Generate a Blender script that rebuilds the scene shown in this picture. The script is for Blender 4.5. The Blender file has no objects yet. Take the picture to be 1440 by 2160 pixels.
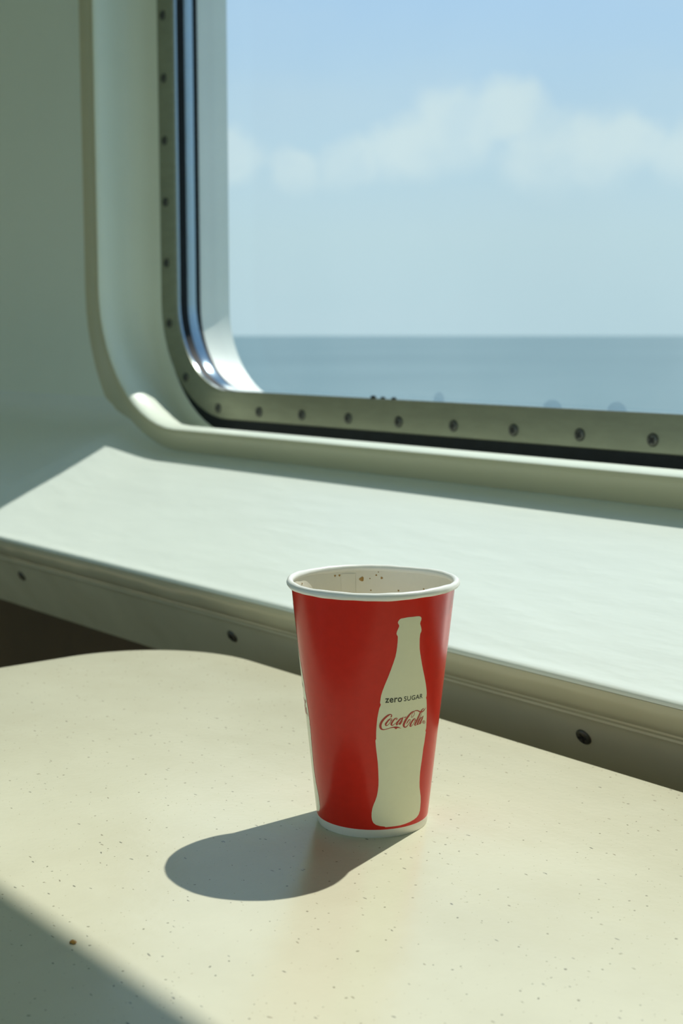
import bpy, bmesh, math, random
from mathutils import Vector, Matrix

# axes: X runs along the window wall, Y points out through the window, Z is up (floor at 0)
scene = bpy.context.scene
COL = scene.collection
CAMZ = 0.9783                       # eye height; the table top is 0.2583 below it

# ------------------------------------------------------------------ camera
PITCH = math.radians(7.187)
AX, AY = -0.77271, 0.63476          # horizontal heading of the lens
cam_d = bpy.data.cameras.new('camera')
cam_d.sensor_fit = 'VERTICAL'
cam_d.sensor_height = 36.0
cam_d.sensor_width = 24.0
cam_d.lens = 2950 * 36 / 2160
cam_d.clip_start = 0.02
cam_d.clip_end = 60000
cam_d.dof.use_dof = True
cam_d.dof.focus_distance = 0.725
cam_d.dof.aperture_fstop = 13.0
cam = bpy.data.objects.new('camera', cam_d)
COL.objects.link(cam)
cam.location = (0, 0, CAMZ)
fwd = Vector((AX * math.cos(PITCH), AY * math.cos(PITCH), -math.sin(PITCH)))
cam.rotation_euler = fwd.to_track_quat('-Z', 'Y').to_euler()
scene.camera = cam

# ------------------------------------------------------------------ colour management
scene.view_settings.view_transform = 'Standard'
scene.view_settings.look = 'None'
scene.view_settings.exposure = 0.0
scene.view_settings.gamma = 1.0
scene.view_settings.use_curve_mapping = False

# ------------------------------------------------------------------ sun
TO_SUN = Vector((-0.0872, 0.5487, 0.8314)).normalized()
sun_d = bpy.data.lights.new('sun', 'SUN')
sun_d.energy = 5.1
sun_d.angle = 0.0093
sun_d.color = (1.0, 0.98, 0.93)
sun = bpy.data.objects.new('sun', sun_d)
COL.objects.link(sun)
sun.location = (0, 3, 5)
sun.rotation_euler = (-TO_SUN).to_track_quat('-Z', 'Y').to_euler()

# ------------------------------------------------------------------ sky
world = bpy.data.worlds.new('sky')
scene.world = world
world.use_nodes = True
wt = world.node_tree
wt.nodes.clear()


def nd(t, kind, **kw):
    n = t.nodes.new(kind)
    for k, v in kw.items():
        setattr(n, k, v)
    return n


def setin(t, sock, v):
    if hasattr(v, 'is_linked') or isinstance(v, bpy.types.NodeSocket):
        t.links.new(v, sock)
    else:
        sock.default_value = v


def M(t, op, a, b=0.0, c=0.0, clamp=False):
    n = nd(t, 'ShaderNodeMath', operation=op)
    n.use_clamp = clamp
    setin(t, n.inputs[0], a); setin(t, n.inputs[1], b); setin(t, n.inputs[2], c)
    return n.outputs[0]


def VM(t, op, a, b=(0, 0, 0)):
    n = nd(t, 'ShaderNodeVectorMath', operation=op)
    setin(t, n.inputs[0], a); setin(t, n.inputs[1], b)
    return n.outputs[1] if op in ('LENGTH', 'DOT_PRODUCT') else n.outputs[0]


def RANGE(t, v, a, b, c=0.0, d=1.0, smooth=True):
    n = nd(t, 'ShaderNodeMapRange')
    n.interpolation_type = 'SMOOTHSTEP' if smooth else 'LINEAR'
    setin(t, n.inputs[0], v)
    for i, x in enumerate((a, b, c, d)):
        n.inputs[i + 1].default_value = x
    return n.outputs[0]


def MIX(t, f, a, b, blend='MIX'):
    n = nd(t, 'ShaderNodeMix', data_type='RGBA', blend_type=blend)
    setin(t, n.inputs[0], f); setin(t, n.inputs[6], a); setin(t, n.inputs[7], b)
    return n.outputs[2]


def RAMP(t, v, stops, interp='LINEAR'):
    n = nd(t, 'ShaderNodeValToRGB')
    n.color_ramp.interpolation = interp
    e = n.color_ramp.elements
    while len(e) < len(stops):
        e.new(0.5)
    for i, (p, c) in enumerate(stops):
        e[i].position = p
        e[i].color = (*c, 1)
    setin(t, n.inputs[0], v)
    return n.outputs[0]


def NOISE(t, vec, scale, detail=3.0, rough=0.5, dist=0.0):
    n = nd(t, 'ShaderNodeTexNoise')
    setin(t, n.inputs['Vector'], vec)
    n.inputs['Scale'].default_value = scale
    n.inputs['Detail'].default_value = detail
    n.inputs['Roughness'].default_value = rough
    n.inputs['Distortion'].default_value = dist
    return n.outputs[0]


g = nd(wt, 'ShaderNodeTexCoord').outputs['Generated']
sx = nd(wt, 'ShaderNodeSeparateXYZ')
wt.links.new(g, sx.inputs[0])
sky = RAMP(wt, M(wt, 'MAXIMUM', sx.outputs[2], 0.0),
           [(0.0, (0.475, 0.655, 0.73)), (0.07, (0.50, 0.685, 0.755)), (0.13, (0.475, 0.675, 0.80)),
            (0.22, (0.41, 0.63, 0.86)), (1.0, (0.16, 0.34, 0.66))])
wob = NOISE(wt, g, 17.0, 4.0, 0.55)
wob2 = M(wt, 'MULTIPLY', M(wt, 'SUBTRACT', wob, 0.5), 0.075)


def sky_dir(az, el):                # degrees right of the lens heading, degrees above the horizon
    a = math.radians(az); e = math.radians(el)
    x = AX * math.cos(a) + AY * math.sin(a)
    y = AY * math.cos(a) - AX * math.sin(a)
    return Vector((x * math.cos(e), y * math.cos(e), math.sin(e)))


dens = None
for az, el, rad in [(6.5, 8.6, .030), (4.7, 8.0, .036), (2.7, 7.4, .030), (7.9, 6.9, .040), (10.0, 7.0, .034),
                    (11.8, 7.6, .026), (13.6, 7.0, .030), (0.2, 6.8, .024), (-1.9, 6.6, .020), (-4.4, 6.9, .026),
                    (-5.6, 6.2, .024), (17.5, 7.6, .04), (22.0, 8.4, .05), (-10.0, 7.4, .04), (-15.0, 8.0, .05), (28.0, 7.0, .04),
                    (-22.0, 7.2, .04), (36.0, 8.0, .05), (-30.0, 8.2, .05)]:
    d0 = VM(wt, 'MULTIPLY', VM(wt, 'SUBTRACT', g, sky_dir(az, el)), (1.0, 1.0, 1.25))
    dd = M(wt, 'ADD', VM(wt, 'LENGTH', d0), wob2)
    k = RANGE(wt, dd, rad * 1.2, rad * 0.35)
    dens = k if dens is None else M(wt, 'MAXIMUM', dens, k)
# thin broken cloud over the whole sky
flat = VM(wt, 'MULTIPLY', g, (3.0, 3.0, 11.0))
veil = RANGE(wt, NOISE(wt, flat, 1.3, 4.0, 0.55), 0.42, 0.72)
col = MIX(wt, M(wt, 'MULTIPLY', veil, 0.22), sky, (0.55, 0.70, 0.77, 1))
dens = M(wt, 'MULTIPLY', dens, RANGE(wt, NOISE(wt, g, 26.0, 3.0, 0.5), 0.3, 0.65, 0.55, 0.9))
dens = M(wt, 'MULTIPLY', dens, RANGE(wt, M(wt, 'ADD', sx.outputs[2], wob2), 0.075, 0.125, 0.2, 1.0))
col = MIX(wt, dens, col, (0.635, 0.785, 0.825, 1))
bg = nd(wt, 'ShaderNodeBackground')
wt.links.new(col, bg.inputs[0])
bg.inputs[1].default_value = 1.07
wo = nd(wt, 'ShaderNodeOutputWorld')
wt.links.new(bg.outputs[0], wo.inputs[0])


# ------------------------------------------------------------------ helpers
def tag(o, label=None, cat=None, group=None, kind=None):
    if label: o['label'] = label
    if cat: o['category'] = cat
    if group: o['group'] = group
    if kind: o['kind'] = kind
    return o


def link(name, me, mats, parent=None, loc=None, smooth=None):
    o = bpy.data.objects.new(name, me)
    COL.objects.link(o)
    for m in (mats if isinstance(mats, (list, tuple)) else [mats]):
        me.materials.append(m)
    if parent: o.parent = parent
    if loc: o.location = loc
    if smooth is not None:
        shade(me, smooth)
    return o


def shade(me, deg):
    for p in me.polygons:
        p.use_smooth = True
    me.set_sharp_from_angle(angle=math.radians(deg))


def mesh(name, v, f, mi=None):
    me = bpy.data.meshes.new(name)
    me.from_pydata([tuple(p) for p in v], [], f)
    if mi:
        for p, i in zip(me.polygons, mi):
            p.material_index = i
    bm = bmesh.new(); bm.from_mesh(me)
    bmesh.ops.recalc_face_normals(bm, faces=bm.faces)
    bm.to_mesh(me); bm.free()
    me.update()
    return me


def empty(name, loc):
    o = bpy.data.objects.new(name, None)
    COL.objects.link(o)
    o.location = loc
    o.empty_display_size = 0.05
    return o


def box(name, a, b, m, parent=None, bevel=0.0):
    bm = bmesh.new()
    bmesh.ops.create_cube(bm, size=1)
    for v in bm.verts:
        v.co = Vector([(a[i] + b[i]) / 2 + v.co[i] * (b[i] - a[i]) for i in range(3)])
    if bevel:
        bmesh.ops.bevel(bm, geom=bm.edges[:], offset=bevel, segments=2, affect='EDGES')
    me = bpy.data.meshes.new(name)
    bm.to_mesh(me); bm.free()
    return link(name, me, m, parent, smooth=35)


def rr(L, R, B, T, r, k=14):
    """rounded rectangle, counter-clockwise from the lower left, always 4*(k+1) points"""
    out = []
    for cx, cy, a0 in ((L + r, B + r, 180), (R - r, B + r, 270), (R - r, T - r, 0), (L + r, T - r, 90)):
        for i in range(k + 1):
            a = math.radians(a0 + 90 * i / k)
            out.append((cx + r * math.cos(a), cy + r * math.sin(a)))
    return out


SC = -0.90                           # centre line of the window along the wall


def ring(L, B, r, y, T=None):
    """loop of the window outline in the wall plane at depth y; z given relative to the eye"""
    if T is None:
        T = 0.9505 + (-0.068 - B)
    return [(x, y, z + CAMZ) for x, z in rr(L, 2 * SC - L, B, T, r)]


def bridge(loops, closed=False, cap=False):
    v, f = [], []
    n = len(loops[0])
    for l in loops:
        v += l
    m = len(loops)
    for i in range(m if closed else m - 1):
        a, b = i * n, ((i + 1) % m) * n
        for j in range(n):
            j2 = (j + 1) % n
            f.append((a + j, a + j2, b + j2, b + j))
    if cap:
        f.append(tuple(range(n - 1, -1, -1)))
        f.append(tuple(range((m - 1) * n, m * n)))
    return v, f


def extrude_profile(name, prof, x0, x1, m, parent=None, smooth=40, steps=1):
    v, f = [], []
    n = len(prof)
    for i in range(steps + 1):
        x = x0 + (x1 - x0) * i / steps
        v += [(x, y, z + CAMZ) for y, z in prof]
    for i in range(steps):
        for j in range(n):
            f.append((i * n + j, i * n + (j + 1) % n, (i + 1) * n + (j + 1) % n, (i + 1) * n + j))
    f.append(tuple(range(n)))
    f.append(tuple(range(steps * n, steps * n + n)))
    return link(name, mesh(name, v, f), m, parent, smooth=smooth)


def mat(name, base, rough=0.5, metal=0.0, spec=0.5, var=0.0, vscale=8.0, bump=0.0, bscale=20.0, coat=0.0, stretch=(1, 1, 1)):
    m = bpy.data.materials.new(name)
    m.use_nodes = True
    t = m.node_tree
    p = t.nodes['Principled BSDF']
    p.inputs['Base Color'].default_value = (*base, 1)
    p.inputs['Roughness'].default_value = rough
    p.inputs['Metallic'].default_value = metal
    p.inputs['Specular IOR Level'].default_value = spec
    p.inputs['Coat Weight'].default_value = coat
    p.inputs['Coat Roughness'].default_value = 0.08
    oc = nd(t, 'ShaderNodeTexCoord').outputs['Object']
    oc = VM(t, 'MULTIPLY', oc, stretch)
    if var:
        f = RANGE(t, NOISE(t, oc, vscale, 4.0, 0.6), 0.3, 0.7, 0.0, 1.0)
        c = MIX(t, f, tuple(x * (1 - var) for x in base) + (1,), tuple(min(1, x * (1 + var)) for x in base) + (1,))
        t.links.new(c, p.inputs['Base Color'])
    if bump:
        b = nd(t, 'ShaderNodeBump')
        b.inputs['Strength'].default_value = 1.0
        b.inputs['Distance'].default_value = bump
        t.links.new(NOISE(t, oc, bscale, 3.0, 0.5), b.inputs['Height'])
        t.links.new(b.outputs[0], p.inputs['Normal'])
    return m


# ------------------------------------------------------------------ materials
PAINT = mat('cream_gelcoat', (0.80, 0.86, 0.715), 0.38, var=0.02, vscale=3.0, bump=0.0009, bscale=26.0, stretch=(1, 1, 1))
SILL = mat('wavy_cream_gelcoat', (0.765, 0.825, 0.735), 0.38, var=0.02, vscale=3.0, bump=0.0010, bscale=15.0, stretch=(0.9, 3.2, 1))
SURROUND = mat('shaded_cream_gelcoat', (0.54, 0.52, 0.33), 0.34, var=0.02, vscale=3.0, bump=0.0006, bscale=26.0)  # same cream gelcoat; the shade on the bead's flank is put into this olive
HULL = mat('white_hull_paint', (0.74, 0.78, 0.70), 0.4, var=0.03, vscale=5.0)
ALU = mat('dull_aluminium', (0.27, 0.28, 0.195), 0.38, metal=0.55, var=0.06, vscale=30.0, stretch=(1, 1, 4))
CHROME = mat('polished_edge', (0.34, 0.43, 0.48), 0.14, metal=1.0, bump=0.0004, bscale=45.0)
RUBBER = mat('black_rubber', (0.006, 0.009, 0.011), 0.6, spec=0.25, var=0.2, vscale=60.0)
STRIP = mat('shaded_cream_nosing', (0.52, 0.50, 0.345), 0.2, spec=0.5, var=0.05, vscale=4.0, bump=0.016, bscale=4.5)  # cream paint, its deep shade partly put into the olive base
SCREW = mat('dark_screw', (0.10, 0.10, 0.085), 0.35, metal=0.7, var=0.15, vscale=400.0)
HOLE = mat('screw_recess_black', (0.008, 0.008, 0.007), 0.7)
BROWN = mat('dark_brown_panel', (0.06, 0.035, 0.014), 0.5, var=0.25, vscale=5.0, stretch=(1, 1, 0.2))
FLOOR = mat('floor_covering', (0.52, 0.42, 0.25), 0.7, var=0.2, vscale=40.0)
INNER = mat('cabin_panel', (0.80, 0.70, 0.46), 0.5, var=0.03, vscale=3.0)
CEIL = mat('ceiling_panel', (0.88, 0.86, 0.68), 0.6, var=0.02, vscale=3.0)
STEEL = mat('pedestal_steel', (0.35, 0.35, 0.33), 0.35, metal=0.9, var=0.05)
EDGE = mat('table_edge_band', (0.30, 0.27, 0.20), 0.45, var=0.08, vscale=20.0)


def table_material():
    m = bpy.data.materials.new('speckled_cream_laminate')
    m.use_nodes = True
    t = m.node_tree
    p = t.nodes['Principled BSDF']
    oc = nd(t, 'ShaderNodeTexCoord').outputs['Object']
    base = MIX(t, RANGE(t, NOISE(t, oc, 9.0, 4.0, 0.6), 0.3, 0.7), (0.57, 0.545, 0.395, 1), (0.62, 0.60, 0.445, 1))
    warp = nd(t, 'ShaderNodeTexNoise')
    t.links.new(oc, warp.inputs['Vector'])
    warp.inputs['Scale'].default_value = 130.0
    wv = VM(t, 'MULTIPLY', VM(t, 'SUBTRACT', warp.outputs[1], (0.5, 0.5, 0.5)), (0.004, 0.004, 0.0))
    for scale, stretch, rot, size, keep, colour, amt in (
            (105.0, (1, 1, 1), 0.0, 0.050, 0.64, (0.10, 0.085, 0.05), 0.75),
            (70.0, (0.5, 1.5, 1), 0.7, 0.036, 0.78, (0.09, 0.085, 0.07), 0.8),
            (70.0, (0.5, 1.5, 1), -0.5, 0.032, 0.80, (0.14, 0.11, 0.06), 0.7),
            (210.0, (1, 1, 1), 0.0, 0.07, 0.70, (0.30, 0.25, 0.14), 0.5)):
        mp = nd(t, 'ShaderNodeMapping')
        t.links.new(VM(t, 'ADD', oc, wv), mp.inputs[0])
        mp.inputs['Rotation'].default_value = (0, 0, rot)
        mp.inputs['Scale'].default_value = stretch
        v = nd(t, 'ShaderNodeTexVoronoi', voronoi_dimensions='2D')
        t.links.new(mp.outputs[0], v.inputs['Vector'])
        v.inputs['Scale'].default_value = scale
        sp = nd(t, 'ShaderNodeSeparateColor')
        t.links.new(v.outputs['Color'], sp.inputs[0])
        # random size for each fleck, only some cells carry one
        lim = M(t, 'MULTIPLY', sp.outputs[1], size)
        dot = RANGE(t, M(t, 'SUBTRACT', v.outputs['Distance'], lim), 0.025, 0.0)
        f = M(t, 'MULTIPLY', dot, M(t, 'GREATER_THAN', sp.outputs[0], keep))
        base = MIX(t, M(t, 'MULTIPLY', f, amt), base, (*colour, 1))
    t.links.new(base, p.inputs['Base Color'])
    p.inputs['Roughness'].default_value = 0.27
    p.inputs['Specular IOR Level'].default_value = 0.5
    b = nd(t, 'ShaderNodeBump')
    b.inputs['Distance'].default_value = 0.0005
    t.links.new(M(t, 'MULTIPLY_ADD', NOISE(t, oc, 260.0, 2.0), 0.2, NOISE(t, VM(t, 'MULTIPLY', oc, (0.6, 1.6, 1)), 22.0, 2.0)), b.inputs['Height'])
    t.links.new(b.outputs[0], p.inputs['Normal'])
    return m


TABLE = table_material()


def glass_material():
    m = bpy.data.materials.new('salt_filmed_glass')
    m.use_nodes = True
    t = m.node_tree
    t.nodes.clear()
    oc = nd(t, 'ShaderNodeTexCoord').outputs['Object']
    tr = nd(t, 'ShaderNodeBsdfTransparent')
    tr.inputs[0].default_value = (0.975, 0.985, 0.98, 1)
    gl = nd(t, 'ShaderNodeBsdfGlossy')
    gl.inputs['Roughness'].default_value = 0.02
    ge = nd(t, 'ShaderNodeNewGeometry')      # Schlick reflectance, the same from both faces of the sheet
    cs = M(t, 'ABSOLUTE', VM(t, 'DOT_PRODUCT', ge.outputs['Incoming'], ge.outputs['Normal']))
    fr = M(t, 'MULTIPLY_ADD', M(t, 'POWER', M(t, 'SUBTRACT', 1.0, cs), 5.0), 0.96, 0.04)
    mx = nd(t, 'ShaderNodeMixShader')
    t.links.new(fr, mx.inputs[0])
    t.links.new(tr.outputs[0], mx.inputs[1])
    t.links.new(gl.outputs[0], mx.inputs[2])
    film = nd(t, 'ShaderNodeBsdfTranslucent')
    film.inputs[0].default_value = (0.8, 0.86, 0.86, 1)
    mx2 = nd(t, 'ShaderNodeMixShader')
    t.links.new(RANGE(t, NOISE(t, oc, 3.0, 4.0, 0.6), 0.3, 0.75, 0.012, 0.035), mx2.inputs[0])
    t.links.new(mx.outputs[0], mx2.inputs[1])
    t.links.new(film.outputs[0], mx2.inputs[2])
    out = nd(t, 'ShaderNodeOutputMaterial')
    t.links.new(mx2.outputs[0], out.inputs[0])
    return m


GLASS = glass_material()


def water_material():
    m = mat('grey_blue_sea', (0.20, 0.28, 0.29), 0.5, spec=0.3)
    t = m.node_tree
    p = t.nodes['Principled BSDF']
    oc = nd(t, 'ShaderNodeTexCoord').outputs['Object']
    b = nd(t, 'ShaderNodeBump')
    b.inputs['Distance'].default_value = 1.0
    h = M(t, 'ADD', M(t, 'MULTIPLY', NOISE(t, VM(t, 'MULTIPLY', oc, (1, 0.6, 1)), 0.02, 3.0, 0.5), 1.6),
          M(t, 'MULTIPLY', NOISE(t, oc, 0.12, 2.0, 0.5), 0.15))
    t.links.new(h, b.inputs['Height'])
    t.links.new(b.outputs[0], p.inputs['Normal'])
    c = MIX(t, RANGE(t, NOISE(t, VM(t, 'MULTIPLY', oc, (1, 0.5, 1)), 0.006, 5.0, 0.65), 0.35, 0.7),
            (0.075, 0.148, 0.155, 1), (0.105, 0.185, 0.19, 1))
    t.links.new(c, p.inputs['Base Color'])
    return m


# ------------------------------------------------------------------ sea and cabin shell
def disc(name, r, z, m, seg=96):
    v = [(0, 0, z)] + [(r * math.cos(2 * math.pi * i / seg), r * math.sin(2 * math.pi * i / seg), z) for i in range(seg)]
    f = [(0, 1 + i, 1 + (i + 1) % seg) for i in range(seg)]
    return link(name, mesh(name, v, f), m)


sea = disc('sea', 40000.0, -7.0, water_material())
tag(sea, 'grey blue open sea reaching to the horizon beyond the window', 'sea', kind='stuff')

XA, XB, YA, YW, YH = -3.6, 2.2, -1.9, 0.930, 1.082   # cabin extents, lining and hull faces
ZC = CAMZ + 1.34
tag(box('floor', (XA - .1, YA - .1, -0.08), (XB + .1, YH, 0), FLOOR), kind='structure')
tag(box('ceiling', (XA - .1, YA - .1, ZC), (XB + .1, YH, ZC + .08), CEIL), kind='structure')
tag(box('wall_left', (XA - .1, YA, 0), (XA, YH, ZC), INNER), kind='structure')
tag(box('wall_right', (XB, YA, 0), (XB + .1, YH, ZC), INNER), kind='structure')


def ring_panel(loop, y, x0, x1, z0, z1):
    """wall sheet at depth y around one window loop"""
    cx = sum(p[0] for p in loop) / len(loop); cz = sum(p[2] for p in loop) / len(loop)
    outer = []
    for x, _, z in loop:
        dx, dz = x - cx, z - cz
        k = min(((x1 - cx) if dx > 0 else (x0 - cx)) / dx if abs(dx) > 1e-6 else 1e9,
                ((z1 - cz) if dz > 0 else (z0 - cz)) / dz if abs(dz) > 1e-6 else 1e9)
        outer.append((cx + dx * k, y, cz + dz * k))
    # pull the nearest point of each quadrant into the true corner
    for X, Z in ((x0, z0), (x1, z0), (x1, z1), (x0, z1)):
        i = min(range(len(outer)), key=lambda q: (outer[q][0] - X) ** 2 + (outer[q][2] - Z) ** 2)
        outer[i] = (X, y, Z)
    return outer


# back wall of the cabin with unseen windows added for cool daylight fill
def back_wall():
    xs = [XA, -3.0, -1.35, -1.2, 0.4, 0.55, 2.1, XB]
    z0, z1 = 0.62, 2.22
    v, f = [], []

    def cube(a, b):
        k = len(v)
        v.extend([(x, y, z) for z in (a[2], b[2]) for y in (a[1], b[1]) for x in (a[0], b[0])])
        f.extend([tuple(k + i for i in q) for q in ((0, 1, 3, 2), (4, 5, 7, 6), (0, 1, 5, 4), (2, 3, 7, 6), (0, 2, 6, 4), (1, 3, 7, 5))])
    cube((XA, YA - .1, 0), (XB, YA, z0))
    cube((XA, YA - .1, z1), (XB, YA, ZC))
    for i in range(0, len(xs), 2):
        cube((xs[i], YA - .1, z0), (xs[i + 1], YA, z1))
    return link('wall_back', mesh('wall_back', v, f), INNER)


tag(back_wall(), kind='structure')

# window wall: moulded lining, raised bead round the opening, reveal, then the hull plate
foot = ring(-1.668, -0.172, 0.232, YW)
XL, XR = -2.15, 0.35                # the bay of this window; added unseen bays lie to both sides
v, f = bridge([ring_panel(foot, YW, XL, XR, 0.0, ZC), foot])
wall = link('wall_window', mesh('wall_window', v, f), PAINT, smooth=50)
tag(wall, kind='structure')
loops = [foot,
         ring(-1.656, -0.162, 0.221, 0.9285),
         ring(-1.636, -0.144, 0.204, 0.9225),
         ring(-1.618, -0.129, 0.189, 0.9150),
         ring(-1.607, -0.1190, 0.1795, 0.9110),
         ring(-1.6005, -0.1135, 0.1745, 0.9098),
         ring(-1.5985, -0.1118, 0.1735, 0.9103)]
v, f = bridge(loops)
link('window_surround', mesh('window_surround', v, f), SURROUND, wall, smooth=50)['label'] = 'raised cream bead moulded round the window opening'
loops = [ring(-1.5985, -0.1118, 0.1735, 0.9103),
         ring(-1.5974, -0.1106, 0.1729, 0.9120),
         ring(-1.5970, -0.1096, 0.1727, 0.9150),
         ring(-1.5975, -0.1088, 0.1728, 0.9200),
         ring(-1.5988, -0.1081, 0.1735, 0.9270),
         ring(-1.6005, -0.1086, 0.1745, 0.9350),
         ring(-1.6030, -0.1130, 0.1760, 0.9450),
         ring(-1.6050, -0.1185, 0.1775, 0.9560),
         ring(-1.6050, -0.1230, 0.1770, 0.9650),
         ring(-1.6010, -0.1300, 0.1740, 0.9740),
         ring(-1.5960, -0.1340, 0.1720, 0.9880),
         ring(-1.5925, -0.1320, 0.1680, 0.9970),
         ring(-1.5870, -0.1240, 0.1600, 1.0025)]
v, f = bridge(loops)
link('window_reveal', mesh('window_reveal', v, f), PAINT, wall, smooth=60)
hl = ring(-1.5555, -0.082, 0.120, YH)
v, f = bridge([hl, ring_panel(hl, YH, XL, XR, -1.2, ZC + .1)])
link('hull_plate', mesh('hull_plate', v, f), HULL, wall)

# unseen bays left and right of it, their windows added to brighten the cabin
for x0, x1, a, b in ((XA, XL, -3.5, -2.25), (XR, XB, 0.45, 1.95)):
    for p, q in (((x0, -1.2), (x1, 0.91)), ((x0, 1.93), (x1, ZC + .1)), ((x0, 0.91), (a, 1.93)), ((b, 0.91), (x1, 1.93))):
        box('added_bay_panel', (p[0], YW, p[1]), (q[0], YH, q[1]), PAINT, wall)
    box('pane', (a, 1.031, 0.91), (b, 1.034, 1.93), GLASS, wall)

# moulded sill that grows out of the lining, with a rounded nose
ROWN = [0.930, 0.928, 0.922, 0.914, 0.905, 0.8955, 0.880, 0.860, 0.830, 0.800, 0.770, 0.745, 0.7232, 0.705, 0.695, 0.688, 0.682, 0.678]
ROWA = [-0.080, -0.095, -0.104, -0.111, -0.1160, -0.1205, -0.126, -0.134, -0.146, -0.158, -0.169, -0.179, -0.188, -0.1975, -0.2035, -0.2085, -0.2135, -0.2172]
ROWB = [-0.1365, -0.137, -0.1385, -0.140, -0.1425] + [-0.1497 - 0.3377 * (0.8825 - q) for q in ROWN[5:-1]] + [-0.2180]
NOSE = [(0.6757, -0.2192), (0.6748, -0.2204), (0.6748, -0.2222), (0.690, -0.2222), (0.931, -0.2222)]


def sill_mesh():
    """sill that sweeps up into the lining beside the window and stays low beneath it"""
    xs = [XA, -2.2, -1.8, -1.65] + [-1.58 + 0.01 * i for i in range(19)] + [-1.3, -0.9, -0.5] + [-0.40 - 0.01 + 0.01 * i for i in range(19)] + [-0.15, 0.5, XB]
    v, f = [], []
    for x in xs:
        t = max(0.0, min(1.0, (abs(x - SC) - 0.52) / 0.12))
        w = t * t
        col = [(q, zb + (za - zb) * w) for q, za, zb in zip(ROWN, ROWA, ROWB)] + NOSE
        v += [(x, q, z + CAMZ) for q, z in col]
    n = len(ROWN) + len(NOSE)
    for i in range(len(xs) - 1):
        for j in range(n):
            f.append((i * n + j, i * n + (j + 1) % n, (i + 1) * n + (j + 1) % n, (i + 1) * n + j))
    return mesh('window_sill', v, f)


link('window_sill', sill_mesh(), SILL, wall, smooth=40)
strip_prof = [(0.6745, -0.2224), (0.6744, -0.2245), (0.6750, -0.2280), (0.6765, -0.2325), (0.6788, -0.2368), (0.6815, -0.2402), (0.6845, -0.2425), (0.6849, -0.2440),
              (0.6872, -0.2462), (0.6872, -0.2478), (0.6894, -0.2502),
              (0.6906, -0.2530), (0.7050, -0.2803), (0.7182, -0.3050), (0.7200, -0.3080), (0.7235, -0.3095), (0.746, -0.3095), (0.746, -0.2224)]
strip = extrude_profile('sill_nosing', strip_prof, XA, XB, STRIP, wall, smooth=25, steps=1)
strip['label'] = 'shaded cream strip under the sill nose'
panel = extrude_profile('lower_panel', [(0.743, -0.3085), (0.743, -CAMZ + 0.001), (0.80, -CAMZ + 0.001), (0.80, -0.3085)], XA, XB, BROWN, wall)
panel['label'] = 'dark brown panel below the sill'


# ------------------------------------------------------------------ screws
def screw_mesh(r):
    prof = [(1.0, -0.05), (1.0, 0.10), (0.93, 0.22), (0.78, 0.30), (0.50, 0.33), (0.34, 0.30), (0.30, -0.02), (0.0, -0.04)]
    seg = 20
    v, f = [], []
    for q, (a, h) in enumerate(prof[:-1]):
        v += [(r * a * math.cos(2 * math.pi * i / seg), r * a * math.sin(2 * math.pi * i / seg), r * h) for i in range(seg)]
    v.append((0, 0, r * prof[-1][1]))
    m = len(prof) - 1
    for q in range(m - 1):
        for i in range(seg):
            f.append((q * seg + i, q * seg + (i + 1) % seg, (q + 1) * seg + (i + 1) % seg, (q + 1) * seg + i))
    for i in range(seg):
        f.append(((m - 1) * seg + i, (m - 1) * seg + (i + 1) % seg, len(v) - 1))
    me = mesh('screw', v, f)
    me.materials.append(SCREW)
    shade(me, 40)
    return me


def recess_mesh(r):
    a, b, h = 0.62 * r, 0.15 * r, 0.345 * r
    o = [(-a, -b), (-b, -b), (-b, -a), (b, -a), (b, -b), (a, -b), (a, b), (b, b), (b, a), (-b, a), (-b, b), (-a, b)]
    v = [(x, y, h) for x, y in o] + [(x, y, 0.05 * r) for x, y in o]
    n = len(o)
    f = [tuple(range(n))] + [(i, (i + 1) % n, n + (i + 1) % n, n + i) for i in range(n)]
    me = mesh('recess', v, f)
    me.materials.append(HOLE)
    return me


def add_screw(parent, pos, normal, sm, rm, spin):
    o = bpy.data.objects.new('screw', sm)
    COL.objects.link(o)
    o.parent = parent
    q = Vector(normal).to_track_quat('Z', 'Y')
    o.matrix_parent_inverse = parent.matrix_world.inverted()
    o.location = pos
    o.rotation_euler = (q.to_matrix() @ Matrix.Rotation(spin, 3, 'Z')).to_euler()
    c = bpy.data.objects.new('recess', rm)
    COL.objects.link(c)
    c.parent = o
    return o


rnd = random.Random(4)
SM6, RM6 = screw_mesh(0.0060), recess_mesh(0.0060)
for i in range(-3, 5):
    xx = -0.9995 + 0.4050 * i
    add_screw(strip, (xx, 0.6962, -0.2638 + CAMZ), (0, -0.8815, -0.4722), SM6, RM6, rnd.uniform(0, 1.5))

# ------------------------------------------------------------------ the window
win = empty('window_1', (SC, 1.0, CAMZ - 0.104))
tag(win, 'large ferry window with round corners in a screwed metal frame', kind='structure')
bpy.context.view_layer.update()


def wpart(name, loops, m, parent=None, closed=True, smooth=35):
    v, f = bridge(loops, closed=closed)
    o = link(name, mesh(name, v, f), m, parent or win, smooth=smooth)
    o.matrix_parent_inverse = (parent or win).matrix_world.inverted()
    return o


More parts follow.
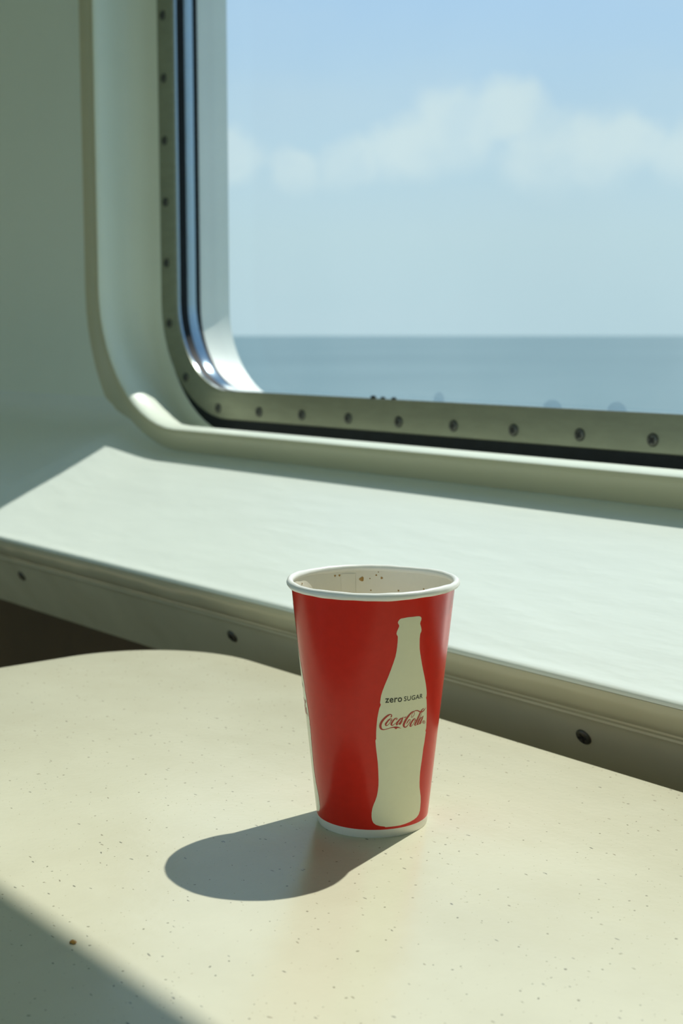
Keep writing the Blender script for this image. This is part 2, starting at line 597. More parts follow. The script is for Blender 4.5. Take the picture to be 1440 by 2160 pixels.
frame = wpart('frame', [ring(-1.591, -0.104, 0.149, 1.0006), ring(-1.590, -0.103, 0.148, 0.9992),
                        ring(-1.5545, -0.0695, 0.1145, 0.9992), ring(-1.5532, -0.0682, 0.1132, 1.0005),
                        ring(-1.5532, -0.0682, 0.1132, 1.0016), ring(-1.591, -0.104, 0.149, 1.0030)], ALU)
wpart('rubber_seal', [ring(-1.600, -0.140, 0.19, 1.0031), ring(-1.560, -0.075, 0.12, 1.0031),
                      ring(-1.560, -0.075, 0.12, 1.012), ring(-1.600, -0.140, 0.19, 1.012)], RUBBER)
wpart('inner_edge', [ring(-1.5530, -0.0680, 0.1130, 1.0017), ring(-1.5527, -0.0682, 0.1127, 1.0045),
                     ring(-1.558, -0.0735, 0.118, 1.0045), ring(-1.558, -0.0735, 0.118, 1.0031)], CHROME)
wpart('gasket', [ring(-1.5534, -0.0690, 0.1132, 1.0046), ring(-1.5530, -0.0690, 0.1130, 1.0160),
                 ring(-1.5595, -0.0745, 0.1190, 1.0160), ring(-1.5595, -0.0745, 0.1190, 1.0046)], RUBBER)
wpart('glazing_bead', [ring(-1.5530, -0.0690, 0.1130, 1.0161), ring(-1.5515, -0.0690, 0.1120, 1.0230), ring(-1.5530, -0.0695, 0.1130, 1.0298),
                       ring(-1.570, -0.085, 0.130, 1.0298), ring(-1.570, -0.085, 0.130, 1.0161)], CHROME)
wpart('outer_gasket', [ring(-1.5520, -0.0705, 0.1120, 1.0299), ring(-1.5520, -0.0715, 0.1120, 1.0354),
                       ring(-1.570, -0.090, 0.130, 1.0354), ring(-1.570, -0.090, 0.130, 1.0299)], RUBBER)
wpart('outer_reveal', [ring(-1.5540, -0.0740, 0.1160, 1.0355), ring(-1.5545, -0.0775, 0.1180, 1.060), ring(-1.5555, -0.0815, 0.1200, YH + 0.002),
                       ring(-1.600, -0.130, 0.16, YH + 0.002), ring(-1.600, -0.130, 0.16, 1.0355)], HULL)
g1, g2 = ring(-1.556, -0.074, 0.118, 1.0312), ring(-1.556, -0.074, 0.118, 1.0342)
v, f = bridge([g1, g2], cap=True)
pane = link('pane', mesh('pane', v, f), GLASS, win)
pane.matrix_parent_inverse = win.matrix_world.inverted()
pane['label'] = 'clear window glass with a faint film'

SM7, RM7 = screw_mesh(0.0062), recess_mesh(0.0062)
spots = [(-1.5763, 0.016 + 0.078 * i) for i in range(1, 11)] + [(-1.5716, 0.016), (-1.5338, -0.0536), (-1.4609, -0.0906)]
spots += [(-1.3739 + 0.0846 * i, -0.0918) for i in range(0, 12)]
spots += [(-0.352, -0.0906), (-0.262, -0.050)] + [(-0.2237, 0.016 + 0.078 * i) for i in range(0, 11)]
for x, z in spots:
    add_screw(frame, (x, 0.9993, z + CAMZ), (0, -1, 0), SM7, RM7, rnd.uniform(0, 1.5))


def blob(name, x, z, rx, rz, ry, m, parent, y):
    bm = bmesh.new()
    bmesh.ops.create_uvsphere(bm, u_segments=20, v_segments=12, radius=1.0)
    for q in bm.verts:
        q.co = Vector((x + q.co.x * rx, y + q.co.y * ry, z + CAMZ + q.co.z * rz))
    me = bpy.data.meshes.new(name)
    bm.to_mesh(me); bm.free()
    o = link(name, me, m, parent, smooth=80)
    o.matrix_parent_inverse = parent.matrix_world.inverted()
    return o


def drop_material():
    m = bpy.data.materials.new('water_drop')
    m.use_nodes = True
    t = m.node_tree
    t.nodes.clear()
    tr = nd(t, 'ShaderNodeBsdfTransparent')
    tr.inputs[0].default_value = (0.87, 0.90, 0.93, 1)
    gl = nd(t, 'ShaderNodeBsdfGlossy')
    gl.inputs['Roughness'].default_value = 0.05
    ge = nd(t, 'ShaderNodeNewGeometry')
    cs = M(t, 'ABSOLUTE', VM(t, 'DOT_PRODUCT', ge.outputs['Incoming'], ge.outputs['Normal']))
    mx = nd(t, 'ShaderNodeMixShader')
    t.links.new(M(t, 'MULTIPLY_ADD', M(t, 'POWER', M(t, 'SUBTRACT', 1.0, cs), 5.0), 0.5, 0.02), mx.inputs[0])
    t.links.new(tr.outputs[0], mx.inputs[1])
    t.links.new(gl.outputs[0], mx.inputs[2])
    out = nd(t, 'ShaderNodeOutputMaterial')
    t.links.new(mx.outputs[0], out.inputs[0])
    return m


DROP = drop_material()
for x, z, rx, rz in ((-1.0945, -0.0680, 0.0075, 0.0080), (-0.9325, -0.0705, 0.0125, 0.0080), (-0.8520, -0.0700, 0.0115, 0.0085)):
    o = blob('water_drop', x, z, rx, rz, 0.003, DROP, win, 1.0345)
    o['label'] = 'water drop at the foot of the glass'
for x, z, rx, rz in ((-1.1660, -0.0672, 0.0045, 0.0022), (-1.1500, -0.0672, 0.0035, 0.0014), (-1.1320, -0.0672, 0.004, 0.0014)):
    blob('sealant_crumb', x, z, rx, rz, 0.002, RUBBER, win, 1.003)

# ------------------------------------------------------------------ the table
TZ = CAMZ - 0.2583
table = empty('cafe_table', (-0.60, 0.04, 0.0))
tag(table, 'cream speckled table with rounded corners fixed below the window', 'table')


def slab(name, L, R, B, T, r, z0, z1, m, parent, bev, origin):
    ox, oy, oz = origin
    ls = []
    for inset, z in ((bev, z0), (0, z0 + bev), (0, z1 - bev), (bev * 0.3, z1 - bev * 0.3), (bev, z1)):
        ls.append([(x - ox, y - oy, z - oz) for x, y in rr(L + inset, R - inset, B + inset, T - inset, r - inset, 20)])
    v, f = bridge(ls, cap=True)
    return link(name, mesh(name, v, f), m, parent, smooth=35)


OR = (-0.60, 0.04, 0.0)
slab('tabletop', -0.9993, -0.20, -0.56, 0.6405, 0.105, TZ - 0.006, TZ, TABLE, table, 0.0012, OR)
slab('edge_band', -0.9985, -0.2008, -0.5592, 0.6397, 0.104, TZ - 0.032, TZ - 0.006, EDGE, table, 0.002, OR)


def lathe(name, prof, m, parent, seg=48, loc=(0, 0, 0), mi=None, smooth=40):
    v, f, fm = [], [], []
    for a, h in prof:
        v += [(a * math.cos(2 * math.pi * i / seg), a * math.sin(2 * math.pi * i / seg), h) for i in range(seg)]
    for q in range(len(prof) - 1):
        for i in range(seg):
            f.append((q * seg + i, q * seg + (i + 1) % seg, (q + 1) * seg + (i + 1) % seg, (q + 1) * seg + i))
            fm.append(mi[q] if mi else 0)
    me = mesh(name, v, f, fm if mi else None)
    return link(name, me, m, parent, loc, smooth=smooth)


lathe('pedestal', [(0.001, 0.02), (0.045, 0.02), (0.045, TZ - 0.04), (0.16, TZ - 0.034), (0.16, TZ - 0.031), (0.001, TZ - 0.031)], STEEL, table)
lathe('foot_plate', [(0.001, 0.0), (0.24, 0.0), (0.24, 0.012), (0.22, 0.02), (0.06, 0.03), (0.001, 0.03)], STEEL, table)

# ------------------------------------------------------------------ the paper cup
CX, CY = -0.5513, 0.4744
HW, R0, R1 = 0.1285, 0.0294, 0.0432
RED = mat('glossy_red_print', (0.69, 0.026, 0.013), 0.2, spec=0.28, var=0.03, vscale=200.0)
CREAM = mat('cream_print', (0.83, 0.80, 0.56), 0.25, spec=0.4, var=0.01, vscale=200.0)
WHITE = mat('white_coated_paper', (0.86, 0.81, 0.68), 0.3, spec=0.5, var=0.01, vscale=300.0)
RIMWHITE = mat('white_rim_paper', (0.86, 0.86, 0.79), 0.3, spec=0.5, var=0.01, vscale=300.0)
INK = mat('black_print', (0.035, 0.040, 0.022), 0.3)
REDINK = mat('red_lettering', (0.46, 0.035, 0.018), 0.3)
STAIN = mat('dried_drink', (0.42, 0.24, 0.06), 0.35)
cup = empty('paper_cup', (CX, CY, TZ))
tag(cup, 'red paper cup with cream bottle print and white rolled rim on the table', 'cup')
bd = 1 / math.hypot(CX, CY)
TOC = Vector((-CX * bd, -CY * bd, 0))              # direction from the cup to the lens, angle zero of the print
RGT = Vector((-TOC.y, TOC.x, 0))


def on_cup(deg, h, off=0.0):
    a = math.radians(deg)
    r = R0 + (R1 - R0) * h / HW + off
    d = TOC * math.cos(a) + RGT * math.sin(a)
    return Vector((d.x * r, d.y * r, h))


BAND = 0.0046
rr_at = lambda h: R0 + (R1 - R0) * h / HW
body_prof = [(rr_at(BAND), BAND), (rr_at(0.045), 0.045), (rr_at(0.085), 0.085), (rr_at(HW), HW),
             (rr_at(HW) - 0.0005, HW), (rr_at(0.085) - 0.0005, 0.085), (rr_at(0.045) - 0.0005, 0.045), (rr_at(0.009) - 0.0005, 0.009), (0.0005, 0.0088)]
lathe('cup_wall', body_prof, [RED, WHITE], cup, seg=128, mi=[0, 0, 0, 1, 1, 1, 1, 1])
lathe('base_band', [(R0 - 0.0014, 0.0), (R0 - 0.0002, 0.0), (R0, 0.0003), (rr_at(BAND) + 0.00004, BAND), (rr_at(BAND) - 0.0014, BAND), (R0 - 0.0014, 0.0)], WHITE, cup, seg=128)


def rim():
    seg, tube = 128, 14
    v, f = [], []
    for i in range(seg):
        a = 2 * math.pi * i / seg
        wz = 0.00028 * math.sin(2 * a + 0.6) + 0.00014 * math.sin(5 * a + 1.0)
        tr = 0.00185 * (1 + 0.05 * math.sin(9 * a) + 0.03 * math.sin(23 * a + 1))
        for j in range(tube):
            b = 2 * math.pi * j / tube
            rad = 0.04385 + tr * math.cos(b)
            v.append((rad * math.cos(a), rad * math.sin(a), 0.1297 + wz + tr * 1.08 * math.sin(b)))
    for i in range(seg):
        for j in range(tube):
            f.append((i * tube + j, i * tube + (j + 1) % tube, ((i + 1) % seg) * tube + (j + 1) % tube, ((i + 1) % seg) * tube + j))
    return link('rolled_rim', mesh('rolled_rim', v, f), RIMWHITE, cup, smooth=80)


rim()
# glued seam inside the wall
v, f = [], []
for k in range(9):
    h = 0.02 + (0.127 - 0.02) * k / 8
    v += [on_cup(-166.8, h, -0.0006), on_cup(-166.4, h, -0.0008), on_cup(-157, h, -0.0007), on_cup(-155, h, -0.0006)]
for k in range(8):
    for j in range(3):
        f.append((k * 4 + j, k * 4 + j + 1, k * 4 + 5 + j, k * 4 + 4 + j))
link('seam', mesh('seam', v, f), WHITE, cup, smooth=30)

TC0 = 26.8
# bottle outline on the cup: (degrees, height in mm), left side and right side from the top down
BL = [(19.3,117.90),(18.3,117.38),(17.5,116.57),(17.3,115.81),(17.8,115.09),(18.3,114.48),(18.3,113.84),(17.7,112.71),(17.0,111.58),(16.6,110.30),(16.9,109.52),(17.5,108.98),(17.7,108.32),(17.7,106.13),(17.5,103.55),(17.2,101.23),(16.5,98.15),(15.2,95.08),(13.5,91.50),(11.4,87.39),(9.3,83.78),(7.5,80.41),(6.4,77.80),(5.9,75.17),(5.7,74.22),(5.9,73.56),(6.3,73.16),(6.1,72.50),(5.2,71.06),(4.4,68.43),(3.7,65.78),(3.2,62.07),(2.9,58.35),(2.9,55.41),(3.0,54.61),(2.5,54.08),(2.4,53.28),(2.6,51.67),(3.2,48.18),(3.9,44.96),(4.6,41.18),(5.1,36.86),(5.4,32.42),(5.4,29.16),(4.9,26.18),(4.1,23.47),(2.8,21.02),(1.2,18.84),(0.0,16.65),(-0.7,14.18),(-0.8,11.98),(-0.3,10.06),(1.0,8.55),(3.5,7.45),(7.6,6.70),(12.6,6.27)]
BR = [(25.2,118.35),(29.8,118.43),(33.4,118.28),(34.8,117.90),(35.5,117.21),(35.5,116.17),(34.9,115.19),(34.7,114.31),(35.1,113.50),(35.9,112.13),(36.3,110.93),(36.2,109.91),(35.6,109.18),(35.4,108.55),(35.3,106.22),(35.6,103.34),(36.0,100.96),(36.8,98.54),(37.9,95.83),(39.3,92.54),(41.1,88.94),(43.3,85.01),(45.5,80.81),(46.9,77.46),(47.3,76.09),(47.4,75.38),(47.4,74.18),(47.0,73.84),(47.8,72.68),(48.6,70.19),(49.4,66.88),(50.3,62.76),(50.9,58.66),(51.0,56.51),(50.4,55.53),(51.1,54.62),(50.9,52.50),(50.5,49.32),(49.7,45.55),(49.5,42.35),(49.2,39.42),(48.8,36.77),(48.5,33.55),(48.6,30.56),(49.1,27.22),(50.0,24.37),(51.5,21.69),(53.1,19.00),(54.1,16.10),(54.4,13.04),(54.3,10.87),(52.9,9.15),(50.0,7.93),(45.7,7.16),(40.3,6.61),(34.1,6.21),(28.4,5.95),(22.9,5.89),(17.7,6.03)]
# script strokes: pairs of edge points (degrees*100 from the bottle's centre line, mm*100)
LOGO = [
 [-1260,6597,-1272,6611,-1239,6598,-1258,6621,-1217,6599,-1244,6631,-1193,6602,-1234,6640,-1170,6609,-1227,6648,-1151,6621,-1218,6656,-1136,6635,-1207,6666,-1124,6653,-1199,6675,-1117,6672,-1195,6682,-1118,6692,-1196,6690,-1125,6712,-1200,6701,-1137,6731,-1206,6711,-1154,6747,-1213,6718,-1175,6760,-1218,6723,-1201,6768,-1226,6729,-1228,6774,-1237,6733,-1258,6777,-1254,6734,-1290,6779,-1276,6731,-1326,6779,-1301,6724,-1366,6777,-1328,6714,-1408,6771,-1357,6702,-1451,6761,-1389,6689,-1497,6748,-1425,6673,-1544,6731,-1463,6655,-1592,6711,-1503,6634,-1643,6687,-1547,6610,-1695,6659,-1595,6583,-1748,6629,-1643,6554,-1798,6598,-1687,6524,-1846,6567,-1729,6494,-1893,6535,-1769,6462,-1938,6501,-1806,6430,-1979,6467,-1838,6399,-2016,6431,-1866,6368,-2048,6395,-1892,6336,-2077,6359,-1913,6305,-2101,6322,-1931,6275,-2122,6284,-1945,6245,-2138,6246,-1955,6215,-2149,6208,-1962,6187,-2154,6171,-1966,6162,-2151,6134,-1965,6141,-2141,6099,-1962,6120,-2126,6068,-1956,6100,-2106,6040,-1949,6081,-2081,6015,-1943,6066,-2052,5993,-1935,6052,-2020,5976,-1925,6038,-1987,5962,-1911,6025,-1953,5951,-1896,6012,-1917,5942,-1879,6001,-1879,5937,-1858,5992,-1839,5934,-1831,5985,-1795,5934,-1796,5980,-1748,5936,-1754,5978,-1699,5940,-1708,5978,-1650,5945,-1661,5980,-1599,5952,-1614,5985,-1548,5961,-1564,5993,-1496,5971,-1512,6002,-1445,5980,-1460,6010,-1392,5988,-1408,6019,-1340,5997,-1356,6028,-1287,6004,-1303,6037,-1234,6011,-1250,6045,-1180,6016,-1196,6054,-1125,6020,-1142,6062,-1072,6023,-1089,6069,-1021,6024,-1037,6075,-973,6023,-986,6080,-927,6020,-938,6084,-882,6016,-892,6086,-838,6013,-848,6087,-797,6010,-807,6088,-759,6008,-766,6087,-724,6005,-725,6085,-689,6002,-682,6080,-652,5999,-638,6072,-612,5995,-595,6061,-573,5991,-554,6049,-535,5986,-515,6037,-500,5981,-479,6025,-466,5975,-446,6013,-433,5970,-415,6000,-401,5963,-386,5988,-371,5957,-359,5977,-344,5951,-333,5966,-317,5944,-309,5955,-289,5938,-284,5944],
 [-910,6021,-898,6038,-885,6005,-864,6034,-859,5988,-828,6030,-836,5973,-793,6024,-822,5964,-761,6013,-815,5962,-740,5997,-805,5961,-733,5980,-791,5957,-736,5968,-778,5950,-739,5960,-767,5945,-738,5953,-759,5942,-738,5947,-752,5938,-738,5941,-744,5934,-738,5936],
 [-629,6027,-612,6009,-660,6026,-631,5995,-692,6025,-650,5981,-723,6023,-665,5968,-750,6015,-676,5961,-767,6002,-686,5958,-773,5986,-700,5955,-771,5972,-715,5952,-769,5962,-728,5948,-768,5953,-736,5945,-765,5946,-741,5943,-761,5941,-745,5939,-757,5936,-750,5935],
 [-1226,6548,-1203,6523,-1264,6540,-1236,6508,-1303,6532,-1268,6493,-1344,6521,-1297,6477,-1386,6506,-1325,6460,-1428,6485,-1354,6437,-1469,6461,-1384,6411,-1508,6435,-1414,6383,-1544,6410,-1444,6355,-1578,6384,-1474,6328,-1612,6355,-1504,6301,-1643,6327,-1530,6276,-1667,6299,-1549,6256,-1683,6272,-1561,6239,-1692,6246,-1568,6226,-1692,6221,-1572,6217,-1684,6196,-1575,6211,-1663,6174,-1577,6207,-1634,6157,-1576,6200,-1598,6147,-1573,6193,-1561,6145,-1563,6188,-1526,6150,-1542,6187,-1491,6160,-1513,6190,-1455,6174,-1479,6199,-1419,6191,-1445,6212,-1383,6213,-1409,6231,-1344,6239,-1372,6256,-1307,6268,-1335,6284,-1272,6297,-1302,6312,-1238,6328,-1270,6343,-1205,6362,-1240,6376,-1176,6394,-1213,6408,-1153,6422,-1192,6436,-1137,6445,-1176,6458,-1124,6465,-1165,6476,-1118,6484,-1160,6490,-1120,6504,-1161,6498,-1137,6522,-1166,6503,-1162,6533,-1180,6509,-1185,6540,-1202,6516,-1206,6547,-1223,6524],
 [-1318,6456,-1301,6471,-1300,6446,-1281,6461,-1281,6434,-1261,6451,-1258,6423,-1244,6443,-1229,6416,-1225,6439,-1195,6415,-1200,6438,-1161,6417,-1169,6439,-1127,6422,-1135,6442,-1094,6425,-1101,6445],
 [-760,6425,-793,6451,-737,6435,-770,6463,-711,6446,-747,6474,-686,6458,-728,6484,-668,6472,-718,6492,-660,6491,-713,6500,-662,6510,-710,6511,-673,6529,-711,6518,-699,6544,-713,6519,-731,6550,-729,6520,-770,6552,-757,6517,-813,6550,-788,6511,-858,6543,-818,6500,-901,6529,-847,6485,-945,6510,-880,6464,-989,6488,-912,6440,-1029,6464,-942,6415,-1066,6438,-968,6389,-1101,6409,-994,6360,-1132,6380,-1019,6331,-1159,6352,-1041,6304,-1184,6327,-1063,6278,-1206,6300,-1082,6255,-1225,6273,-1095,6236,-1234,6242,-1101,6225,-1229,6210,-1103,6219,-1209,6183,-1104,6212,-1179,6161,-1102,6205,-1142,6146,-1102,6200,-1102,6141,-1095,6194,-1066,6145,-1076,6189,-1031,6152,-1048,6186,-996,6163,-1015,6188,-958,6176,-979,6197,-917,6193,-938,6212,-876,6212,-897,6229,-839,6230,-860,6246,-806,6247,-826,6262,-775,6265,-796,6279,-746,6282,-767,6296,-719,6298,-741,6312,-696,6314,-717,6326,-676,6328,-697,6340,-656,6343,-677,6354,-637,6357,-657,6368],
 [-250,6525,-231,6498,-292,6522,-267,6486,-334,6521,-302,6476,-382,6516,-333,6465,-432,6502,-363,6449,-483,6478,-399,6425,-533,6448,-440,6395,-581,6415,-482,6362,-623,6385,-519,6331,-661,6356,-552,6302,-695,6326,-582,6274,-725,6297,-608,6247,-748,6271,-629,6225,-764,6247,-646,6206,-776,6223,-658,6191,-781,6199,-665,6184,-770,6170,-672,6189,-733,6148,-686,6194,-692,6142,-689,6190,-653,6147,-676,6185,-618,6161,-648,6188,-578,6181,-608,6203,-530,6208,-559,6227,-480,6240,-508,6257,-431,6274,-459,6289,-384,6312,-413,6326,-338,6353,-367,6367,-291,6396,-322,6410,-245,6438,-276,6452],
 [-177,6571,-134,6556,-210,6540,-149,6519,-242,6510,-163,6483,-275,6479,-179,6445,-309,6444,-202,6405,-346,6403,-234,6361,-386,6356,-272,6313,-423,6311,-310,6268,-452,6275,-343,6231,-475,6250,-371,6204,-493,6229,-396,6185,-507,6210,-410,6176,-509,6180,-416,6187,-464,6153,-439,6200,-424,6153,-435,6195,-389,6161,-413,6192,-359,6174,-387,6196,-330,6194,-358,6210,-299,6220,-326,6233,-267,6247,-294,6260,-239,6272,-265,6284,-216,6295,-239,6306,-195,6318,-216,6327,-175,6340,-194,6348,-154,6362,-171,6369],
 [-49,6486,-88,6527,100,6527,64,6564],
 [838,6728,872,6729,853,6705,886,6707,870,6683,903,6685,881,6663,915,6660,881,6640,914,6633,863,6613,894,6602,832,6581,863,6569,795,6551,826,6537,760,6526,791,6511,726,6505,755,6489,690,6487,717,6470,658,6475,680,6457,635,6471,645,6451,626,6473,610,6458,615,6481,585,6475,605,6496,571,6496,601,6515,566,6519,605,6540,570,6548,616,6572,582,6581,633,6606,600,6616,654,6637,621,6648,682,6665,649,6679,717,6693,683,6708,753,6718,718,6735,784,6738,748,6756,807,6750,773,6771,826,6756,794,6780,845,6761,812,6786,865,6767,831,6792],
 [870,6789,885,6765,808,6790,827,6758,746,6793,771,6752,678,6791,719,6744,606,6779,669,6728,533,6756,614,6702,460,6725,556,6668,388,6688,496,6629,318,6649,436,6586,249,6606,376,6541,178,6559,315,6492,111,6508,258,6441,51,6457,206,6392,-2,6405,161,6341,-50,6350,119,6290,-90,6298,84,6240,-122,6250,55,6196,-146,6208,35,6159,-163,6169,22,6129,-170,6132,15,6104,-166,6093,13,6085,-147,6056,13,6069,-114,6021,17,6053,-71,5993,23,6039,-20,5972,30,6030,35,5962,44,6023,89,5961,72,6017,141,5967,108,6016,189,5980,145,6020,234,6000,185,6032,276,6026,229,6053,317,6055,273,6078,355,6085,314,6105,393,6115,354,6133,431,6149,392,6165,466,6182,427,6197,493,6212,453,6226,513,6239,473,6251,526,6265,486,6275,534,6288,492,6296,535,6311,493,6315,529,6334,487,6333,515,6357,476,6351,493,6377,463,6362,456,6390,459,6363,417,6389,449,6359,379,6379,427,6347,342,6365,402,6330,308,6346,377,6311,276,6322,350,6289,245,6292,321,6261,218,6262,292,6233,197,6233,266,6208,184,6208,245,6188,177,6185,226,6170,174,6163,208,6153,169,6140,189,6135],
 [834,6763,813,6786,876,6766,850,6794,917,6769,887,6803,957,6771,927,6811,998,6771,972,6815,1040,6770,1019,6817,1084,6767,1069,6816,1126,6763,1123,6812,1166,6755,1182,6803,1206,6742,1242,6787,1251,6723,1300,6768,1303,6702,1353,6749,1357,6682,1400,6734,1408,6666,1445,6720,1458,6651,1488,6708,1513,6638,1526,6699,1571,6629,1562,6692,1630,6625,1601,6688,1687,6625,1643,6686,1743,6629,1686,6686,1795,6637,1728,6688,1841,6651,1769,6694,1881,6668,1813,6704,1915,6687,1856,6717,1947,6705,1896,6729,1976,6720,1932,6741,2003,6736,1963,6753,2028,6751,1991,6766,2050,6767,2017,6779,2068,6784,2038,6794,2082,6801,2056,6809,2095,6819,2073,6826,2108,6836,2091,6842],
 [966,6386,993,6359,927,6384,961,6349,887,6384,931,6340,842,6379,906,6330,794,6365,879,6315,745,6342,846,6291,696,6312,808,6260,649,6279,771,6226,607,6246,737,6193,570,6214,708,6161,537,6180,681,6128,509,6147,658,6097,488,6117,639,6070,474,6090,623,6048,465,6065,611,6031,464,6038,604,6020,476,6011,599,6017,507,5985,595,6014,550,5966,594,6008,602,5958,597,6002,649,5964,613,5998,688,5981,648,6007,730,6005,693,6025,774,6033,740,6050,817,6063,785,6078,861,6096,829,6109,907,6132,873,6147,951,6169,913,6184,987,6202,945,6217,1014,6231,969,6246,1034,6257,985,6271,1047,6281,996,6294,1053,6305,1000,6313,1048,6327,996,6327,1033,6346,986,6340,1017,6361,971,6354,1003,6376,956,6369],
 [866,6307,888,6318,887,6295,910,6306,908,6282,931,6293,933,6269,950,6284,967,6259,970,6278,1006,6255,998,6275,1046,6255,1034,6275,1086,6257,1074,6276,1126,6258,1114,6277],
 [1786,6662,1758,6676,1813,6673,1784,6688,1841,6684,1811,6699,1867,6696,1835,6711,1888,6709,1852,6722,1902,6724,1863,6735,1911,6739,1869,6749,1914,6755,1871,6762,1910,6771,1867,6773,1898,6787,1858,6784,1878,6804,1843,6795,1850,6819,1829,6802,1813,6828,1819,6804,1777,6829,1804,6803,1742,6826,1783,6798,1704,6815,1758,6788,1663,6798,1729,6769,1617,6773,1695,6742,1566,6740,1658,6706,1513,6701,1618,6663,1461,6657,1576,6617,1408,6606,1531,6565,1355,6548,1484,6506,1303,6487,1435,6444,1251,6428,1387,6384,1198,6368,1338,6322,1144,6307,1288,6259,1093,6248,1240,6200,1051,6198,1197,6148,1014,6158,1157,6107,982,6123,1122,6073,956,6092,1094,6046,941,6061,1078,6028,945,6030,1071,6020,971,6002,1064,6018,1011,5983,1058,6016,1053,5974,1058,6012,1092,5974,1071,6009,1128,5979,1100,6009,1163,5988,1134,6012,1194,5996,1166,6017,1222,6006,1193,6024,1247,6018,1219,6033,1271,6030,1245,6044,1296,6041,1271,6055],
 [1657,6600,1690,6590,1631,6563,1663,6553,1605,6525,1638,6516,1579,6488,1611,6478,1549,6451,1580,6441,1513,6414,1544,6403,1473,6377,1503,6366,1432,6340,1462,6329,1393,6303,1423,6293,1358,6267,1388,6257,1324,6232,1354,6222,1291,6197,1321,6187,1258,6162,1288,6152],
 [1692,6388,1738,6362,1641,6376,1699,6343,1589,6364,1662,6324,1536,6349,1627,6304,1483,6326,1592,6279,1430,6292,1553,6245,1377,6251,1511,6203,1329,6209,1470,6160,1290,6171,1435,6122,1259,6138,1405,6089,1234,6105,1379,6060,1217,6074,1360,6037,1213,6044,1351,6025,1237,6012,1342,6025,1291,5989,1327,6027,1344,5984,1327,6022,1383,5992,1349,6019,1417,6005,1382,6025,1455,6023,1421,6040,1498,6048,1463,6063,1543,6082,1509,6095,1594,6128,1560,6140,1649,6184,1614,6195,1706,6243,1670,6255,1763,6301,1727,6313],
 [1850,6426,1906,6410,1812,6389,1890,6367,1774,6353,1875,6325,1736,6318,1856,6282,1697,6281,1830,6238,1650,6240,1790,6192,1599,6195,1741,6145,1550,6152,1693,6101,1513,6116,1655,6067,1489,6090,1626,6042,1472,6071,1603,6026,1462,6052,1590,6019,1472,6023,1579,6029,1533,5997,1544,6042,1578,5998,1552,6038,1613,6005,1581,6034,1645,6015,1613,6036,1677,6028,1647,6044,1711,6045,1684,6059,1747,6064,1722,6076,1782,6081,1760,6092],
 [2153,6051,2196,6042,2148,6036,2192,6027,2145,6021,2189,6011,2140,6007,2183,5996,2131,5998,2169,5983,2114,5992,2146,5975,2092,5988,2117,5970,2067,5987,2084,5968,2043,5988,2049,5970,2016,5993,2011,5976,1984,6001,1972,5986,1953,6011,1935,5999,1929,6022,1903,6013,1910,6034,1878,6028,1894,6047,1858,6045,1882,6062,1843,6063,1875,6076,1835,6080,1874,6089,1834,6097,1879,6103,1839,6113,1888,6116,1850,6129,1901,6126,1866,6141,1918,6132,1889,6149,1941,6136,1918,6154,1966,6137,1950,6156,1990,6136,1985,6154,2016,6132,2022,6148,2047,6124,2060,6138,2076,6114,2097,6126,2100,6103,2129,6111,2116,6092,2153,6095,2129,6078,2169,6078,2141,6063,2181,6062,2154,6047,2195,6046],
 [1984,6023,1952,6026,1978,6045,1946,6048,1970,6069,1937,6072,1965,6089,1932,6094,1966,6100,1936,6110,1974,6102,1959,6116,1990,6100,1991,6113,2012,6094,2020,6106,2026,6090,2043,6099,2032,6086,2059,6089,2037,6081,2069,6079,2038,6076,2071,6069,2037,6073,2062,6060,2026,6073,2038,6058,1999,6074,2009,6059,1970,6074,1987,6060,1953,6065,1985,6061,1970,6051,1993,6057,1998,6037,2018,6044,2031,6021,2051,6029,2061,6007,2081,6015],
]


def at(pts, h):
    for (a, b), (c, d) in zip(pts, pts[1:]):
        if d <= h <= b:
            t = 0 if b == d else (b - h) / (b - d)
            return a + (c - a) * t
    return pts[0][0] if h > pts[0][1] else pts[-1][0]


def print_meshes():
    hs = sorted({round(h, 2) for _, h in BL + BR} | {118.3, 6.0})
    hs = [h for h in hs if 5.95 <= h <= 118.4]
    K = 24
    rows = []
    for h in hs:
        a, b = at(BL, h), at(BR, h)
        if h > BL[0][1]:                           # top edge slopes gently, close it on the left
            a = at([(25.2, 118.42), (19.3, 117.9)], h)
        rows.append((a - TC0, b - TC0, h / 1000))
    return rows, K


ROWS, KC = print_meshes()


def font_mesh(text, bold):
    cu = bpy.data.curves.new('lettering', 'FONT')
    cu.body = text
    cu.size = 1.0
    cu.offset = bold
    cu.space_character = 1.08
    cu.resolution_u = 6
    o = bpy.data.objects.new('lettering', cu)
    COL.objects.link(o)
    bpy.context.view_layer.update()
    dg = bpy.context.evaluated_depsgraph_get()
    me = bpy.data.meshes.new_from_object(o.evaluated_get(dg))
    v = [tuple(q.co) for q in me.vertices]
    f = [tuple(p.vertices) for p in me.polygons]
    bpy.data.objects.remove(o)
    bpy.data.curves.remove(cu)
    bpy.data.meshes.remove(me)
    return v, f


def lettering(name, text, bold, d0, d1, h0, h1, turn, m, parent, hx):
    """text from angle d0 to d1 (degrees from the bottle's centre line), baseline h0, cap height to h1"""
    v, f = font_mesh(text, bold)
    x0 = min(p[0] for p in v); x1 = max(p[0] for p in v)
    y0 = 0.0; y1 = max(p[1] for p in v)
    w = [on_cup(turn + d0 + (d1 - d0) * (x - x0) / (x1 - x0), (h0 + (h1 - h0) * (y - y0) / (y1 - y0)) / 1000, 0.00018) for x, y, _ in v]
    return link(name, mesh(name, w, f), m, parent)


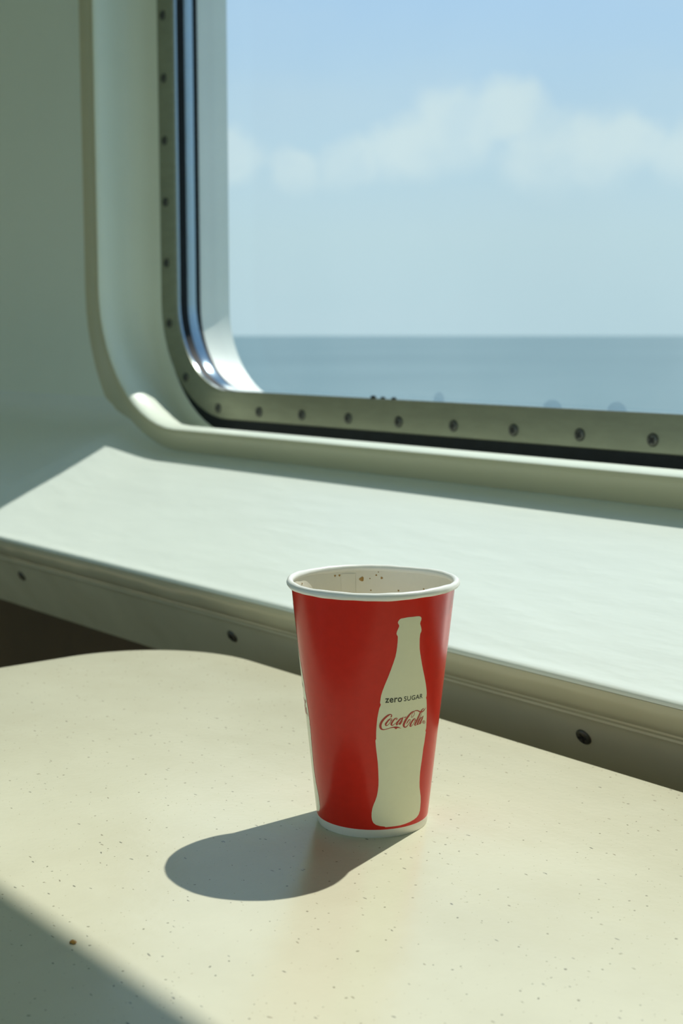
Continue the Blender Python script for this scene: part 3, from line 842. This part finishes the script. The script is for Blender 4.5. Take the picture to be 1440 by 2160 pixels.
for n_b, turn in enumerate((TC0, TC0 - 119.0, TC0 + 119.0)):
    v, f = [], []
    for a, b, h in ROWS:
        v += [on_cup(turn + a + (b - a) * i / KC, h, 0.00009) for i in range(KC + 1)]
    for r_ in range(len(ROWS) - 1):
        for i in range(KC):
            f.append((r_ * (KC + 1) + i, r_ * (KC + 1) + i + 1, (r_ + 1) * (KC + 1) + i + 1, (r_ + 1) * (KC + 1) + i))
    bp = link('bottle_print', mesh('bottle_print', v, f), CREAM, cup, smooth=60)
    bp['label'] = 'cream bottle silhouette printed on the cup'
    lettering('lettering', 'zero', 0.018, -17.2, -3.5, 74.0, 76.35, turn, INK, bp, 0)
    lettering('lettering', 'SUGAR', 0.011, -1.8, 16.0, 74.1, 76.55, turn, INK, bp, 0)
    v, f = [], []
    for st in LOGO:
        k = len(v)
        q = len(st) // 4
        for i in range(q):
            v.append(on_cup(turn + st[4 * i] / 100, st[4 * i + 1] / 1e5, 0.00018))
            v.append(on_cup(turn + st[4 * i + 2] / 100, st[4 * i + 3] / 1e5, 0.00018))
        for i in range(q - 1):
            f.append((k + 2 * i, k + 2 * i + 1, k + 2 * i + 3, k + 2 * i + 2))
    lg = link('script_lettering', mesh('script_lettering', v, f), REDINK, bp)
    lg['label'] = 'red flowing script lettering'

# dried splashes inside the wall
for deg, h, r in ((-171.3, 123.6, 1.35), (-150.2, 126.3, .6), (-153.9, 126.3, .6), (177.6, 125.8, .5), (173.5, 124.3, .65), (-177.6, 123.9, .35),
                  (-114.8, 125.2, .5), (-178.3, 117.4, .4), (160.1, 117.7, .5), (138.1, 119.9, .6), (-161.6, 117.2, .4), (149, 116.6, .5), (143, 117.0, .4),
                  (103.5, 126.5, .6), (176.0, 127.5, .3)):
    c = on_cup(deg, h / 1000, -0.0006)
    nrm = -Vector((c.x, c.y, 0)).normalized()
    side = Vector((-nrm.y, nrm.x, 0))
    v = [c + nrm * 0.0004]
    ph = rnd.uniform(0, 6)
    for i in range(10):
        a = 2 * math.pi * i / 10
        rr_ = r / 1000 * (1 + 0.2 * math.sin(3 * a + ph))
        v.append(c + side * rr_ * math.cos(a) + Vector((0, 0, rr_ * math.sin(a))))
    f = [(0, 1 + i, 1 + (i + 1) % 10) for i in range(10)]
    link('drink_splash', mesh('drink_splash', v, f), STAIN, cup, smooth=80)

# ------------------------------------------------------------------ crumb on the table
bm = bmesh.new()
bmesh.ops.create_icosphere(bm, subdivisions=2, radius=1.0)
for q in bm.verts:
    k = 1 + 0.25 * math.sin(5 * q.co.x + 3 * q.co.y) * math.cos(4 * q.co.z + 2)
    q.co = Vector((q.co.x * 0.0020 * k, q.co.y * 0.0013 * k, max(q.co.z * 0.0007 * k + 0.0005, 0)))
me = bpy.data.meshes.new('crumb')
bm.to_mesh(me); bm.free()
CRUMB = mat('golden_crumb', (0.40, 0.20, 0.03), 0.5, var=0.2, vscale=900.0)
cr = link('crumb', me, CRUMB, None, (-0.5148, 0.2740, TZ), smooth=60)
tag(cr, 'tiny golden brown crumb lying on the table', 'crumb')
